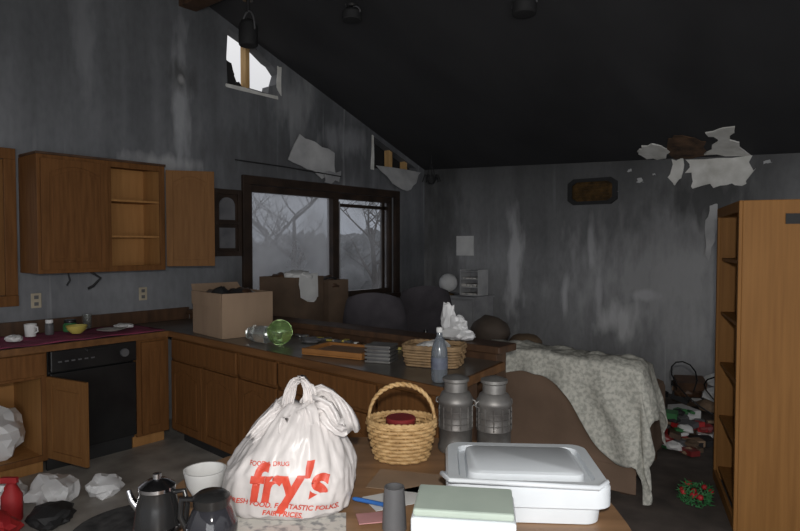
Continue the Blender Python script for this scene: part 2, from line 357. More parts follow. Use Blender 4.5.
crumple('trash_bag',(.3,-5.38,.122),(.19,.18,.2),3,white_pl,amp=.3)
dw=root('dishwasher',(0,-5.13,0),R(90))
box('tub',(.012,-.57,.1),(.628,-.02,.862),blackm,dw)
box('door_panel',(.012,-.615,.13),(.628,-.57,.70),black,dw,bevel=.008)
box('control_panel',(.012,-.625,.71),(.628,-.57,.862),black,dw,bevel=.008)
box('kick_plate',(.012,-.53,.0),(.628,-.5,.1),blackm,dw)
boxes('buttons',[((.06+i*.045,-.628,.775),(.085+i*.045,-.624,.785)) for i in range(6)],greyp,dw,bevel=.001)
bm=bmesh.new(); alathe(bm,[(.032,0),(.03,.018),(.0,.018)],24,cap=False); fin(bm,'dial',greyp,dw,loc=(.53,-.626,.785),rot=(R(90),0,0))
box('latch',(.25,-.64,.83),(.4,-.625,.85),black,dw)
# ---------------------------------------------------------------- counter
ct=root('kitchen_countertop')
prism('top_surface',[(.0,-6.2),(.625,-6.2),(.625,-4.225),(3.46,-4.422),(3.36,-3.68),(0,-3.68)],lambda u,v,d:(u,v,d),.87,.91,ctop_m,ct)
boxes('edge_trim_wall',[((.626,-6.2,.865),(.645,-4.23,.912))],edge_m,ct)
dv=Vector((2.84,-.197,0)); Lp=dv.length; an=math.atan2(-.2,2.875)
bm=bmesh.new(); abox(bm,(0,-.019,-.005),(Lp,0,.042)); fin(bm,'edge_trim_peninsula',edge_m,ct,smooth=False,loc=(.63,-4.226,.87),rz=an,bevel=.004)
bm=bmesh.new(); aprism(bm,[(3.461,-4.44),(3.361,-3.68),(3.379,-3.68),(3.48,-4.44)],lambda u,v,d:(u,v,d),.865,.912); fin(bm,'edge_trim_end',edge_m,ct,smooth=False)
box('backsplash',(.001,-6.2,.911),(.022,-3.68,1.02),oak_d,ct)
pc=root('peninsula_cabinet',(.61,-4.20,0),an)
box('carcass',(.03,.02,.1),(2.74,.42,.868),oak_d,pc)
box('toe_kick',(.05,.07,0),(2.72,.4,.1),blackm,pc)
fr=[((.0,-.0,.1),(2.80,.02,.125)),((0,0,.83),(2.80,.02,.868)),((0,0,.66),(2.80,.02,.70))]
for x in (.0,.50,.98,1.46,1.92,2.38,2.76): fr.append(((x,0,.125),(x+.045,.02,.83)))
boxes('face_frame',fr,oak,pc)
for i,(x0,x1) in enumerate(((.03,.99),(1.03,1.46),(1.50,2.38),(2.42,2.78))):
    box('drawer_%d'%i,(x0,-.021,.69),(x1,-.001,.845),oak,pc,bevel=.007)
for i,(x0,x1) in enumerate(((.03,.505),(.525,.99),(1.03,1.46),(1.50,1.925),(1.95,2.38),(2.42,2.78))):
    door(pc,'door_%d'%i,x1-x0,.55,oak,True,(x0,-.022,.12))
pw=root('half_wall')
box('core',(0.02,-3.675,.012),(3.32,-3.56,.955),oak_d,pw)
box('ledge_cap',(0.02,-3.71,.955),(3.36,-3.50,1.0),oak_d,pw,bevel=.008)
# ---------------------------------------------------------------- counter things (left)
bm=bmesh.new(); n=40; g=[]
for i in range(n+1):
    row=[]
    for j in range(17):
        x=.08+.52*j/16; y=-5.75+1.5*i/n
        row.append(bm.verts.new((x+.012*noise.noise(Vector((y*5,1,0))),y,.916+.014*abs(noise.noise(Vector((x*6,y*6,2)))))))
    g.append(row)
for i in range(n):
    for j in range(16): bm.faces.new([g[i][j],g[i+1][j],g[i+1][j+1],g[i][j+1]])
o=fin(bm,'pink_towel',pink,ang=180); o.modifiers.new('t','SOLIDIFY').thickness=.004
def jar(name,loc,r,h,mat,lid=None):
    e=root(name,loc)
    lathe('body',[(r*.85,0),(r,.008),(r,h*.8),(r*.8,h*.88),(r*.8,h)],mat,e,24)
    if lid: lathe('lid',[(r*.84,h*.97),(r*.86,h),(r*.86,h+.018),(r*.8,h+.022)],lid,e,24)
    return e
def cup(name,loc,r0,r1,h,mat,handle=False,rz=0):
    e=root(name,loc,rz)
    lathe('cup_wall',[(r0,0),(r1,h),(r1-.004,h),(r0-.004,.006),(.001,.006)],mat,e,28)
    if handle: tube('handle',[(r1*.93,0,h*.8),(r1+.025,0,h*.78),(r1+.03,0,h*.45),(r0*1.02,0,h*.25)],.006,mat,e)
    return e
def bowl(name,loc,r,h,mat):
    return lathe(name,[(r*.45,0),(r*.5,.004),(r*.85,h*.5),(r,h),(r-.006,h),(r*.8,h*.5),(r*.4,.012),(.001,.01)],mat,None,32,loc=loc)
cup('coffee_mug',(.28,-5.12,.935),.035,.042,.09,papw,True,R(20))
jar('spice_jar',(.3,-5.0,.935),.03,.09,greyp,papw)
bowl('green_bowl',(.38,-4.84,.935),.075,.06,yell)
jar('black_lid_jar',(.24,-4.83,.935),.05,.07,green,black)
jar('glass_jar',(.25,-5.40,.935),.035,.09,cgl,redp)
crumple('paper_napkin',(.4,-5.27,.93),(.06,.05,.025),5,papw,amp=.3)
crumple('paper_napkin',(.3,-4.44,.93),(.08,.06,.02),6,papw,amp=.3)
cup('drinking_glass',(.14,-4.66,.935),.03,.036,.11,cgl)
lathe('dinner_plate',[(.05,0),(.1,.014),(.105,.016),(.1,.018),(.05,.006),(.001,.005)],paper,None,32,loc=(.42,-4.60,.93))
for nm,y in (('electrical_outlet',-4.98),('electrical_outlet',-4.12)):
    e=root(nm,(0,y,1.17),R(90))
    box('plate',(-.037,-.008,-.057),(.037,-.0005,.057),beige,e,bevel=.003)
    boxes('sockets',[((-.016,-.0105,.012),(.016,-.008,.04)),((-.016,-.0105,-.04),(.016,-.008,-.012))],greyp,e,bevel=.002)
e=root('wall_plaque',(0,-3.25,1.49),R(90))
boxes('frame',[((-.165,-.03,0),(-.125,-.002,.66)),((.125,-.03,0),(.165,-.002,.66)),((-.125,-.03,0),(.125,-.002,.05)),((-.125,-.03,.61),(.125,-.002,.66)),((-.125,-.03,.31),(.125,-.002,.34))],frame_d,e)
box('backing',(-.125,-.012,.05),(.125,-.002,.61),frame_d,e)
pp=[(-.09,.36),(.09,.36),(.09,.5)]+[(.09*math.cos(R(a)),.5+.08*math.sin(R(a))) for a in range(15,180,15)]+[(-.09,.5)]
plq=M('plaque_panel',(.20,.20,.21),.5,c2=(.10,.10,.11))
prism('arched_panel',pp,lambda u,v,d:(u,d,v),-.02,-.012,plq,e)
prism('lower_panel',[(-.09,.08),(.09,.08),(.09,.28),(-.09,.28)],lambda u,v,d:(u,d,v),-.02,-.012,plq,e)
# ---------------------------------------------------------------- broken drywall
fw=lambda u,v,d:(d,-u,v)
prism('fallen_drywall_piece',jag([(2.50,2.52),(2.36,2.80),(2.1,2.76),(1.80,2.66),(1.78,2.44),(1.98,2.34),(2.2,2.46)],3,.02),lambda u,v,d:(d+.02+(v-2.3)*.06,-u,v),0,.013,gyp_w)
prism('fallen_drywall_piece',jag([(2.0,2.44),(1.72,2.46),(1.74,2.34),(1.95,2.32)],31,.02),lambda u,v,d:(d+.055,-u,v),0,.013,gyp_g)
prism('fallen_drywall_piece',jag([(1.04,2.60),(.14,2.60),(.3,2.44),(.55,2.3),(.8,2.4)],5,.012),lambda u,v,d:(d+.02+(2.6-v)*.35,-u,v),0,.013,gyp_w)
prism('torn_drywall_edge',jag([(1.12,2.55),(1.10,2.98),(1.07,2.97),(1.065,2.55)],6,.006),fw,.001,.012,gypsum)
prism('torn_drywall_edge',jag([(3.24,3.16),(2.6,3.15),(2.6,3.18),(3.24,3.19)],7,.006),fw,.001,.01,gypsum)
prism('torn_drywall_edge',jag([(2.55,3.2),(2.55,3.5),(2.60,3.5),(2.61,3.28)],7,.006),fw,.001,.01,gypsum)
fb=lambda u,v,d:(u,-d,v)
prism('peeled_wall_patch',jag([(3.42,2.485),(4.02,2.46),(4.03,2.32),(3.96,2.2),(3.75,2.19),(3.5,2.2),(3.45,2.33)],11,.03,4),fb,.002,.014,gypsum)
prism('peeled_wall_patch',jag([(3.28,2.5),(3.4,2.5),(3.39,2.3),(3.33,2.22),(3.26,2.3)],12,.02,3),fb,.002,.014,gypsum)
fc=lambda u,v,d:(u,-v,zc(u,v)-d)
prism('peeled_ceiling_patch',jag([(3.62,.06),(4.0,.03),(3.92,.35),(3.95,.55),(3.72,.5),(3.78,.3)],13,.03,4),fc,.002,.014,gypsum)
prism('peeled_ceiling_patch',jag([(3.05,.03),(3.24,.03),(3.3,.22),(3.2,.36),(3.06,.3),(2.98,.2)],14,.025,4),fc,.002,.014,gypsum)
prism('charred_ceiling_hole',jag([(3.28,.02),(3.6,.02),(3.66,.3),(3.5,.5),(3.34,.4)],15,.03,4),fc,.002,.008,M('burnt_paper',(.16,.09,.05),.9,c2=(.03,.02,.015),scale=9))
prism('peeled_wall_strip',jag([(3.66,2.0),(3.74,2.02),(3.72,1.7),(3.66,1.45),(3.62,1.5),(3.62,1.8)],16,.012,4),lambda u,v,d:(u,-d-.02*abs(math.sin(v*9)),v),.002,.01,gyp_w)
for q,(u,v,a) in enumerate(((2.95,2.30,.04),(2.84,2.42,.025),(3.1,2.36,.02),(4.15,2.4,.04),(2.7,2.2,.018))):
    prism('paint_flake',jag([(u-a,v-a*.5),(u+a,v-a*.3),(u+a*.6,v+a*.6),(u-a*.5,v+a*.5)],17+q,a*.3,3),fb,.002,.006,gyp_w)
e=root('wall_vent',(2.42,0,2.215))
o8=[(-.29,-.10),(-.22,-.15),(.22,-.15),(.29,-.10),(.29,.10),(.22,.15),(-.22,.15),(-.29,.10)]
i8=[(x*.82,y*.74) for x,y in o8]
prism('frame',o8,fb,.001,.03,blackm,e,holes=[i8])
prism('backing',i8,fb,.001,.012,brass,e)
boxes('louvres',[((-.2,-.024,-.09+i*.035),(.2,-.012,-.083+i*.035)) for i in range(6)],brass,e,bevel=0)
box('wall_notice',(.55,-.012,1.46),(.82,-.002,1.72),papw,bevel=0)
# ---------------------------------------------------------------- ceiling lights
def spot(name,loc,r,h,ztop):
    e=root(name,loc)
    lathe('can',[(r*.9,0),(r,.01),(r,h*.75),(r*.75,h*.92),(r*.3,h)],blackm,e,28)
    tube('yoke',arc((0,0,h*.55),r*1.12,h*.75,0,180,16),.008,greyp,e)
    tube('stem',[(0,0,h*1.28),(0,0,ztop-loc[2])],.014,blackm,e)
    lathe('canopy',[(.05,ztop-loc[2]-.02),(.06,ztop-loc[2]-.002)],black,e,20)
spot('ceiling_spotlight',(.54,-3.37,3.41),.085,.24,3.838)
spot('ceiling_spotlight',(1.48,-2.99,3.53),.085,.09,3.66)
spot('ceiling_spotlight',(2.96,-2.68,3.32),.09,.12,3.49)
e=root('hanging_planter',(.40,-.38,2.40))
lathe('pot',[(.03,0),(.06,.04),(.07,.09),(.06,.09),(.03,.02)],blackm,e,20)
bm=bmesh.new()
for k in range(3):
    a=k*2.09; atube(bm,[(.065*math.cos(a),.065*math.sin(a),.09),(0,0,.28)],.004,6)
atube(bm,[(0,0,.28),(0,0,.375)],.004,6)
for k in range(9):
    a=k*.7; atube(bm,[(.03*math.cos(a),.03*math.sin(a),.09),(.09*math.cos(a),.09*math.sin(a),.12),(.12*math.cos(a),.12*math.sin(a),.03)],.006,5)
fin(bm,'hangers',blackm,e)
# ---------------------------------------------------------------- dining area
dt=root('dining_table',(.70,-2.85,.012))
box('top',(-.53,-.6,.70),(.53,.6,.74),oak_d,dt,bevel=.01)
boxes('legs',[((x-.03,y-.03,0),(x+.03,y+.03,.70)) for x in (-.48,.48) for y in (-.53,.53)],oak_d,dt)
def cbox(name,loc,w,d,h,mat,rz=0,flaps=True,stuff=None,seed=1):
    e=root(name,loc,rz); t=.006
    boxes('sides',[((-w/2,-d/2,0),(w/2,-d/2+t,h)),((-w/2,d/2-t,0),(w/2,d/2,h)),((-w/2,-d/2+t,0),(-w/2+t,d/2-t,h)),((w/2-t,-d/2+t,0),(w/2,d/2-t,h)),((-w/2+t,-d/2+t,0),(w/2-t,d/2-t,t))],mat,e,bevel=0)
    if flaps:
        bm=bmesh.new()
        aprism(bm,[(-w/2,0),(w/2,0),(w/2-.01,-.11),(-w/2+.01,-.11)],lambda u,v,dd:(u,-d/2-.006-dd+.03*v,h+v*.92),0,.004)
        aprism(bm,[(-d/2,0),(d/2,0),(d/2-.01,.10),(-d/2+.01,.10)],lambda u,v,dd:(-w/2-dd-v*.5,u,h+v*.5),0,.004)
        fin(bm,'flaps',mat,e,smooth=False)
    if stuff:
        bm=bmesh.new(); rd=random.Random(seed)
        for k in range(7): acrumple(bm,(rd.uniform(-w*.3,w*.3),rd.uniform(-d*.3,d*.3),h-.05),(.09,.08,.05+rd.uniform(0,.03)),k+seed,mi=rd.randrange(len(stuff)),sub=3)
        fin(bm,'contents',stuff,e,ang=50)
    return e
sb=cbox('storage_box',(.85,-3.14,.754),.42,.40,.56,card_d,R(8),False,[blackm,oak_d],3)
cbox('storage_box',(.93,-2.77,.754),.34,.24,.52,card_d,R(-5),False,[blackm,oak_d],9)
prism('draped_cloth',jag([(-.16,0),(.10,.02),(.11,-.2),(.03,-.24),(-.14,-.2)],2,.01,3),lambda u,v,d:(.222+d+.008*math.sin(u*40),u,.575+v),.0,.006,papw,sb)
crumple('draped_cloth_top',(.10,-.02,.53),(.13,.12,.05),4,papw,sb,amp=.3)
def office_chair(loc,rz):
    e=root('office_chair',loc,rz)
    bm=bmesh.new(); abox(bm,(-.24,-.24,.44),(.24,.24,.52)); fin(bm,'seat',chairf,e,smooth=True,bevel=.035)
    bm=bmesh.new(); n=14; F=[];B=[]
    for i in range(n+1):
        fr=[];br=[]
        for j in range(n+1):
            u=-1+2*i/n; v=-1+2*j/n
            k=math.sqrt(max(0,1-.35*v*v)); kk=math.sqrt(max(0,1-.3*u*u))
            x=u*k*.28; z=.86+v*kk*.33
            y=.24-.07*u*u+.03*v*v+.05*v
            th=.035*(1-max(abs(u),abs(v))**4)+.008
            fr.append(bm.verts.new((x,y-th,z))); br.append(bm.verts.new((x,y+th,z)))
        F.append(fr);B.append(br)
    for i in range(n):
        for j in range(n):
            bm.faces.new([F[i][j],F[i+1][j],F[i+1][j+1],F[i][j+1]]); bm.faces.new([B[i][j],B[i][j+1],B[i+1][j+1],B[i+1][j]])
    for i in range(n):
        bm.faces.new([F[i][0],B[i][0],B[i+1][0],F[i+1][0]]); bm.faces.new([F[i][n],F[i+1][n],B[i+1][n],B[i][n]])
        bm.faces.new([F[0][i],F[0][i+1],B[0][i+1],B[0][i]]); bm.faces.new([F[n][i],B[n][i],B[n][i+1],F[n][i+1]])
    fin(bm,'backrest',chairf,e,ang=70)
    tube('back_bar',[(0,.1,.46),(0,.27,.47),(0,.3,.6),(0,.27,.75)],.02,black,e)
    lathe('post',[(.03,.1),(.03,.25),(.022,.25),(.022,.44)],black,e,16)
    bm=bmesh.new()
    for k in range(5):
        a=k*2*math.pi/5; c_,s_=math.cos(a),math.sin(a)
        atube(bm,[(0,0,.11),(.13*c_,.13*s_,.1),(.24*c_,.24*s_,.07)],[.03,.024,.016],8)
        bmesh.ops.create_uvsphere(bm,u_segments=12,v_segments=8,radius=.03,matrix=Matrix.Translation((.24*c_,.24*s_,.03)))
    fin(bm,'star_base',black,e)
    for sx in (-1,1):
        tube('armrest_%s'%('l' if sx<0 else 'r'),[(sx*.22,.05,.46),(sx*.28,.05,.47),(sx*.28,.05,.66),(sx*.28,-.12,.69),(sx*.28,.14,.69)],.018,black,e)
office_chair((1.58,-2.78,.012),R(215)); office_chair((1.38,-1.84,.012),R(222))
st=root('side_cabinet',(.35,-.5,.012))
box('body',(0,.02,.05),(.78,.48,.92),gyp_g,st); box('top',(-.02,-.02,.92),(.80,.49,.945),gyp_g,st)
boxes('doors',[((.02,0,.08),(.38,.02,.9)),((.40,0,.08),(.76,.02,.9))],gyp_g,st)
gl=root('globe_lamp',(.66,-.36,.957))
lathe('base',[(.08,0),(.08,.015),(.03,.03),(.03,.05)],brass,gl,24)
bm=bmesh.new(); bmesh.ops.create_uvsphere(bm,u_segments=28,v_segments=18,radius=.12,matrix=Matrix.Translation((0,0,.155))); fin(bm,'globe',papw,gl,ang=180)
rk=root('desk_organizer',(.95,-.2,.957))
boxes('shelves',[((-.13,-.12,z),(.13,.12,z+.01)) for z in (0,.1,.2,.3)]+[((-.14,-.12,0),(-.13,.12,.33)),((.13,-.12,0),(.14,.12,.33))],gyp_w,rk)
boxes('files',[((-.12,-.11,.012+k*.1),(.1,.1,.03+k*.1+.02*(k%2))) for k in range(3)],paper,rk)
br_n=M('brown_nylon',(.13,.10,.08),.7)
box('low_chest',(1.78,-1.80,.012),(2.75,-1.35,.60),oak_d,bevel=.01)
crumple('duffel_bag',(2.02,-1.58,.602),(.20,.17,.17),2,br_n,amp=.15,ang=60)
crumple('throw_pillow',(2.42,-1.6,.602),(.16,.14,.09),6,M('tan_pillow',(.2,.14,.09),.9),amp=.1,ang=60)
# ---------------------------------------------------------------- peninsula things
cbox('cardboard_box',(1.14,-3.99,.912),.50,.42,.33,card,R(-8),True,[blackm,greyp,oak_d],5)
e=root('fishbowl_jar',(1.87,-4.12,.912))
bm=bmesh.new(); bmesh.ops.create_uvsphere(bm,u_segments=28,v_segments=18,radius=.088,matrix=Matrix.Translation((0,0,.088))); fin(bm,'globe',ggl,e,ang=180)
bm=bmesh.new(); alathe(bm,[(.055,0),(.06,.01),(.06,.13),(.045,.15),(.045,.17)],28); fin(bm,'lying_jar',cgl,e,loc=(-.10,-.02,.062),rot=(0,R(-90),R(10)))
e=root('wooden_tray',(2.45,-4.08,.912),R(12))
boxes('tray',[((-.22,-.15,.0),(.22,.15,.012)),((-.22,-.15,.012),(-.2,.15,.04)),((.2,-.15,.012),(.22,.15,.04)),((-.2,-.15,.012),(.2,-.13,.04)),((-.2,.13,.012),(.2,.15,.04))],M('tray_wood',(.36,.16,.05),.5,spec=.2),e)
box('board',(-.15,-.11,.013),(.17,.1,.03),M('board_wood',(.28,.14,.055),.5,spec=.2),e)
crumple('crumpled_rag',(1.95,-3.90,.912),(.08,.06,.02),12,greyp,amp=.3)
bm=bmesh.new(); rd=random.Random(7)
for k in range(46):
    x=rd.uniform(1.5,2.9); y=rd.uniform(-3.79,-3.74); s=rd.uniform(.01,.03)
    m=Matrix.Translation((x,y,.913+s*.3))@Matrix.Rotation(rd.uniform(0,3),4,'Z')
    abox(bm,(-s,-s*.6,-s*.3),(s,s*.6,s*.3),rd.randrange(4),m)
fin(bm,'counter_clutter',[greyp,papw,oak_d,yell],smooth=False)
def weave_basket(name,loc,rz,fx,fy,h,flare,mat,rows=9,handle=False,hr=0,nst=24,sup=2.):
    e=root(name,loc,rz); bm=bmesh.new(); N=nst*4
    def pt(t,k,dr=0):
        c_,s_=math.cos(t),math.sin(t); q=(abs(c_)**sup+abs(s_)**sup)**(-1/sup)
        sc=1-flare+flare*(k**.7)
        return (fx*sc*q*c_+dr*c_,fy*sc*q*s_+dr*s_,h*k)
    for r_ in range(rows):
        k=(r_+.5)/rows
        atube(bm,[pt(2*math.pi*i/N,k,.004*math.cos(nst/2*2*math.pi*i/N+math.pi*(r_%2))) for i in range(N)],h/rows*.5,6,True)
    for i in range(nst):
        t=2*math.pi*i/nst; atube(bm,[pt(t,k/5) for k in range(6)],.0035,5)
    for q in range(2):
        atube(bm,[tuple(Vector(pt(2*math.pi*i/N,1))+Vector((0,0,.004+.005*math.sin(18*2*math.pi*i/N+q*math.pi)))) for i in range(N)],.007,6,True)
    aprism(bm,[pt(2*math.pi*i/32,.0)[:2] for i in range(32)],lambda u,v,d:(u*.98,v*.98,d),.002,.008)
    fin(bm,'woven_body',mat,e,ang=70)
    if handle:
        bm=bmesh.new()
        for q in range(2):
            pts=[]
            for i in range(49):
                t=math.pi*i/48; w=.007*math.sin(i*1.1+q*math.pi)
                pts.append((fx*.97*math.cos(t),w,h*.9+hr*math.sin(t)**.8+.005*math.cos(i*1.1+q*math.pi)))
            atube(bm,pts,.0065,6)
        fin(bm,'handle',mat,e,ang=70)
    return e
weave_basket('wicker_tray_basket',(3.10,-4.0,.912),R(20),.17,.12,.11,.12,wick_d,7,False,0,22,5)
crumple('basket_papers',(3.10,-4.0,.935),(.11,.08,.07),14,papw,amp=.3)
e=root('metal_file_box',(2.80,-4.12,.912),R(20))
boxes('slats',[((-.08,-.07,.0+k*.022),(.08,.07,.014+k*.022)) for k in range(5)],galv,e,bevel=.002); box('inner',(-.07,-.06,0),(.07,.06,.1),greyp,e)
bm=bmesh.new(); acrumple(bm,(0.02,0,0),(.12,.07,.045),21,amp=.35); acrumple(bm,(-.05,0,.09),(.045,.03,.10),22,amp=.5); acrumple(bm,(.03,0,.06),(.06,.035,.05),24,amp=.5)
fin(bm,'white_shopping_bag',white_pl,loc=(2.98,-3.62,1.035),ang=25)
e=root('soda_bottle',(3.38,-4.34,.912))
k_=1.12
lathe('body',[(r*k_,z*k_) for r,z in [(.03,0),(.036,.01),(.037,.05),(.034,.08),(.037,.11),(.036,.145),(.024,.185),(.014,.205),(.013,.225)]],bgl,e,28)
lathe('label',[(.0422,.067),(.0424,.125)],blue_d,e,28,ang=30)
lathe('cap',[(.016,.25),(.016,.272),(.013,.275)],papw,e,20)
# ---------------------------------------------------------------- sofa + sheet
sf=root('sofa',(2.55,-3.12,.012),R(5))
Ls=1.38
box('backrest',(0,0,.1),(Ls,.24,.83),sofa_m,sf,bevel=.06)
box('base',(.02,.2,.08),(Ls-.02,.88,.32),sofa_m,sf,bevel=.03)
box('arm_left',(0,.1,.1),(.2,.9,.60),sofa_m,sf,bevel=.05); box('arm_right',(Ls-.2,.1,.1),(Ls,.9,.60),sofa_m,sf,bevel=.05)
boxes('seat_cushions',[((.21,.22,.32),(.685,.86,.46)),((.695,.22,.32),(Ls-.21,.86,.46))],sofa_m,sf,bevel=.04)
boxes('feet',[((x,y,0),(x+.06,y+.06,.1)) for x in (.05,Ls-.11) for y in (.05,.8)],oak_d,sf)
boxes('back_skirt',[((0,-.006,.03),(Ls,.0,.2))],sofa_m,sf)
bm=bmesh.new(); na,nb=84,72; g=[]
for i in range(na+1):
    row=[]; a=.30+(Ls+.36-.30)*i/na
    sm=max(0,min(1,(a-.88)/.45)); hang=.20+.05*math.sin(a*7)+.42*sm*sm*(3-2*sm)
    for j in range(nb+1):
        b=-hang+(hang+.24+.28)*j/nb
        ex=max(0,a-Ls); ey0=max(0,-b); ey1=max(0,b-.24)
        x=min(a,Ls)+(.025+.15*ex if ex>0 else 0); y=min(max(b,0),.24)-(.035+.08*ey0 if ey0>0 else 0)+(.03+.5*ey1 if ey1>0 else 0)
        z=.852-ex*.9-max(ey0,ey1)*.97
        q=Vector((a*4.5,b*4.5,0)); wv=noise.noise(q)*.04+abs(noise.noise(q*2.3))*.03
        z+=abs(wv)*(1 if ey0==0 and ex==0 else .3)+.02*math.sin(a*3)
        fold=.5+.5*math.sin(a*22+b*6+3*noise.noise(q*.6))
        y-=(.045*fold*min(1,ey0*4)) if ey0>0 else 0
        x+=(.02*(1+math.sin(b*24))*min(1,ex*5)) if ex>0 else 0
        z=max(z,.03)
        row.append(bm.verts.new((x,y,z)))
    g.append(row)
for i in range(na):
    for j in range(nb): bm.faces.new([g[i][j],g[i+1][j],g[i+1][j+1],g[i][j+1]])
o=fin(bm,'bed_sheet',sheet_m,loc=(2.55,-3.12,.012),rz=R(5),ang=180); o.modifiers.new('t','SOLIDIFY').thickness=.006
# ---------------------------------------------------------------- bookcase
bk=root('bookcase',(4.50,-3.09,.012),R(19))
Wb,Db,Hb=.85,.42,1.83
boxes('sides',[((0,0,0),(Db,.022,Hb)),((0,Wb-.022,0),(Db,Wb,Hb))],oak_b,bk,bevel=.004)
boxes('back_panel',[((Db-.01,.022,0),(Db,Wb-.022,Hb))],oak_b,bk)
boxes('shelves',[((.01,.022,z),(Db-.01,Wb-.022,z+.022)) for z in (.07,.42,.78,1.12,1.48,Hb-.024)],oak_b,bk)
boxes('face_frame',[((-.018,0,0),(0,.04,Hb)),((-.018,Wb-.04,0),(0,Wb,Hb)),((-.018,.04,Hb-.06),(0,Wb-.04,Hb)),((-.018,.04,0),(0,Wb-.04,.07))],oak_b,bk)
boxes('latch_plate',[((.20,-.008,1.70),(.30,-.0005,1.755))],blackm,bk,bevel=0)
bm=bmesh.new(); rd=random.Random(3)
for zs in (.094,.444,.804,1.144):
    y=.05
    while y<Wb-.1:
        t=rd.uniform(.02,.05); h=rd.uniform(.16,.28)
        if rd.random()<.5: abox(bm,(.10,y,zs),(.28,y+t,zs+h),rd.randrange(4))
        y+=t+.003
fin(bm,'books',[blackm,oak_d,redd,greyp],bk,smooth=False)
# ---------------------------------------------------------------- debris
def junk(name,x0,x1,y0,y1,n,mats,seed,zb=.014,smax=.12,hp=.15):
    rd=random.Random(seed); bm=bmesh.new()
    for k in range(n):
        x=rd.uniform(x0,x1); y=rd.uniform(y0,y1); s=rd.uniform(.03,smax); mi=rd.randrange(len(mats))
        cx=(x-(x0+x1)/2)/(x1-x0)*2; cy=(y-(y0+y1)/2)/(y1-y0)*2
        z=zb+hp*max(0,1-cx*cx)*max(0,1-cy*cy)*rd.random()
        if rd.random()<.5:
            m=Matrix.Translation((x,y,z+s*.35))@Matrix.Rotation(rd.uniform(0,6),4,'Z')@Matrix.Rotation(rd.uniform(-.3,.3)*(z>zb+.05),4,'X')
            abox(bm,(-s,-s*.6,-s*.3),(s,s*.6,s*.3),mi,m)
        else: acrumple(bm,(x,y,z+s*.4),(s,s*.8,s*.55),k+seed,amp=.4,mi=mi,sub=2)
    return fin(bm,name,mats,smooth=False)
junk('debris_pile',3.55,4.0,-1.95,-1.15,90,[redp,papw,blackm,card,greyp,redd,oak_d,green,card_d,blackm],5,smax=.08,hp=.25)
junk('debris_pile',2.9,4.6,-1.0,-.3,70,[papw,card,blackm,greyp,oak_d,card_d],9,smax=.13,hp=.35)
tube('black_cable',[(3.75+.15*math.cos(t*.5)+.02*t,-1.55+.2*math.sin(t*.5)*1.,.42+.2*math.sin(t*.35)) for t in range(0,26)],.006,black)
gm=bmesh.new(); rd=random.Random(2)
for k in range(170):
    a=k*.25; p=Vector((4.235+.075*math.cos(a),-2.86+.10*math.sin(a),.04+.0005*k)); dd=Vector((rd.uniform(-1,1),rd.uniform(-1,1),rd.uniform(-.3,1))).normalized()*.04
    atube(gm,[p,p+dd],[.006,.001],4)
nf=len(gm.faces)
for k in range(12): bmesh.ops.create_icosphere(gm,subdivisions=2,radius=.018,matrix=Matrix.Translation((4.235+rd.uniform(-.08,.08),-2.86+rd.uniform(-.1,.1),.11)))
gm.faces.ensure_lookup_table()
for f in gm.faces[nf:]: f.material_index=1
fin(gm,'holiday_garland',[green,redp])
# kitchen floor things
bm=bmesh.new()
for q in range(9): atube(bm,[((.62-.07*q)*math.cos(t/40*2*math.pi),(.42-.046*q)*math.sin(t/40*2*math.pi),.014) for t in range(40)],[.034]*40,6,True,0,1.3)
for v in bm.verts: v.co.z=.002+max(0,v.co.z)*.3
fin(bm,'braided_rug',rug_m,loc=(2.15,-5.0,0),rz=R(30),ang=80)
crumple('plastic_bag',(1.12,-5.30,.0),(.15,.12,.09),31,white_pl,amp=.35)
crumple('plastic_bag',(1.25,-5.04,.0),(.10,.10,.07),33,white_pl,amp=.35)
crumple('plastic_bag',(.92,-5.52,.0),(.12,.12,.08),35,white_pl,amp=.35)
e=root('red_spray_bottle',(1.21,-5.56,.0),R(40))
lathe('body',[(.05,0),(.055,.01),(.055,.15),(.03,.20),(.018,.22)],redp,e,24); box('trigger_head',(-.06,-.015,.22),(.035,.015,.255),redp,e,bevel=.005); tube('trigger',[(-.02,0,.22),(-.04,0,.19),(-.035,0,.16)],.006,redp,e)
crumple('red_cloth',(1.42,-5.74,.0),(.15,.12,.09),37,redp,amp=.35)
crumple('dark_garment',(1.42,-5.43,.0),(.12,.11,.06),41,blackm,amp=.3)
# ---------------------------------------------------------------- foreground table
tb=root('round_table',tuple(TC),YAW)
def sup(a,b,n,k=64):
    o=[]
    for i in range(k):
        t=2*math.pi*i/k; c_,s_=math.cos(t),math.sin(t); o.append((a*math.copysign(abs(c_)**(2/n),c_),b*math.copysign(abs(s_)**(2/n),s_)))
    return o
prism('top',sup(.75,.72,2.6),lambda u,v,d:(u,v,d),.715,.75,table_m,tb,bevel=.008)
lathe('pedestal',[(.2,.03),(.12,.06),(.06,.12),(.05,.3),(.07,.45),(.05,.6),(.14,.714)],table_m,tb,24)
bm=bmesh.new()
for k in range(4):
    a=k*math.pi/2+.7; atube(bm,[(.05*math.cos(a),.05*math.sin(a),.12),(.25*math.cos(a),.25*math.sin(a),.08),(.42*math.cos(a),.42*math.sin(a),.03)],[.035,.03,.028],8)
fin(bm,'feet',table_m,tb)
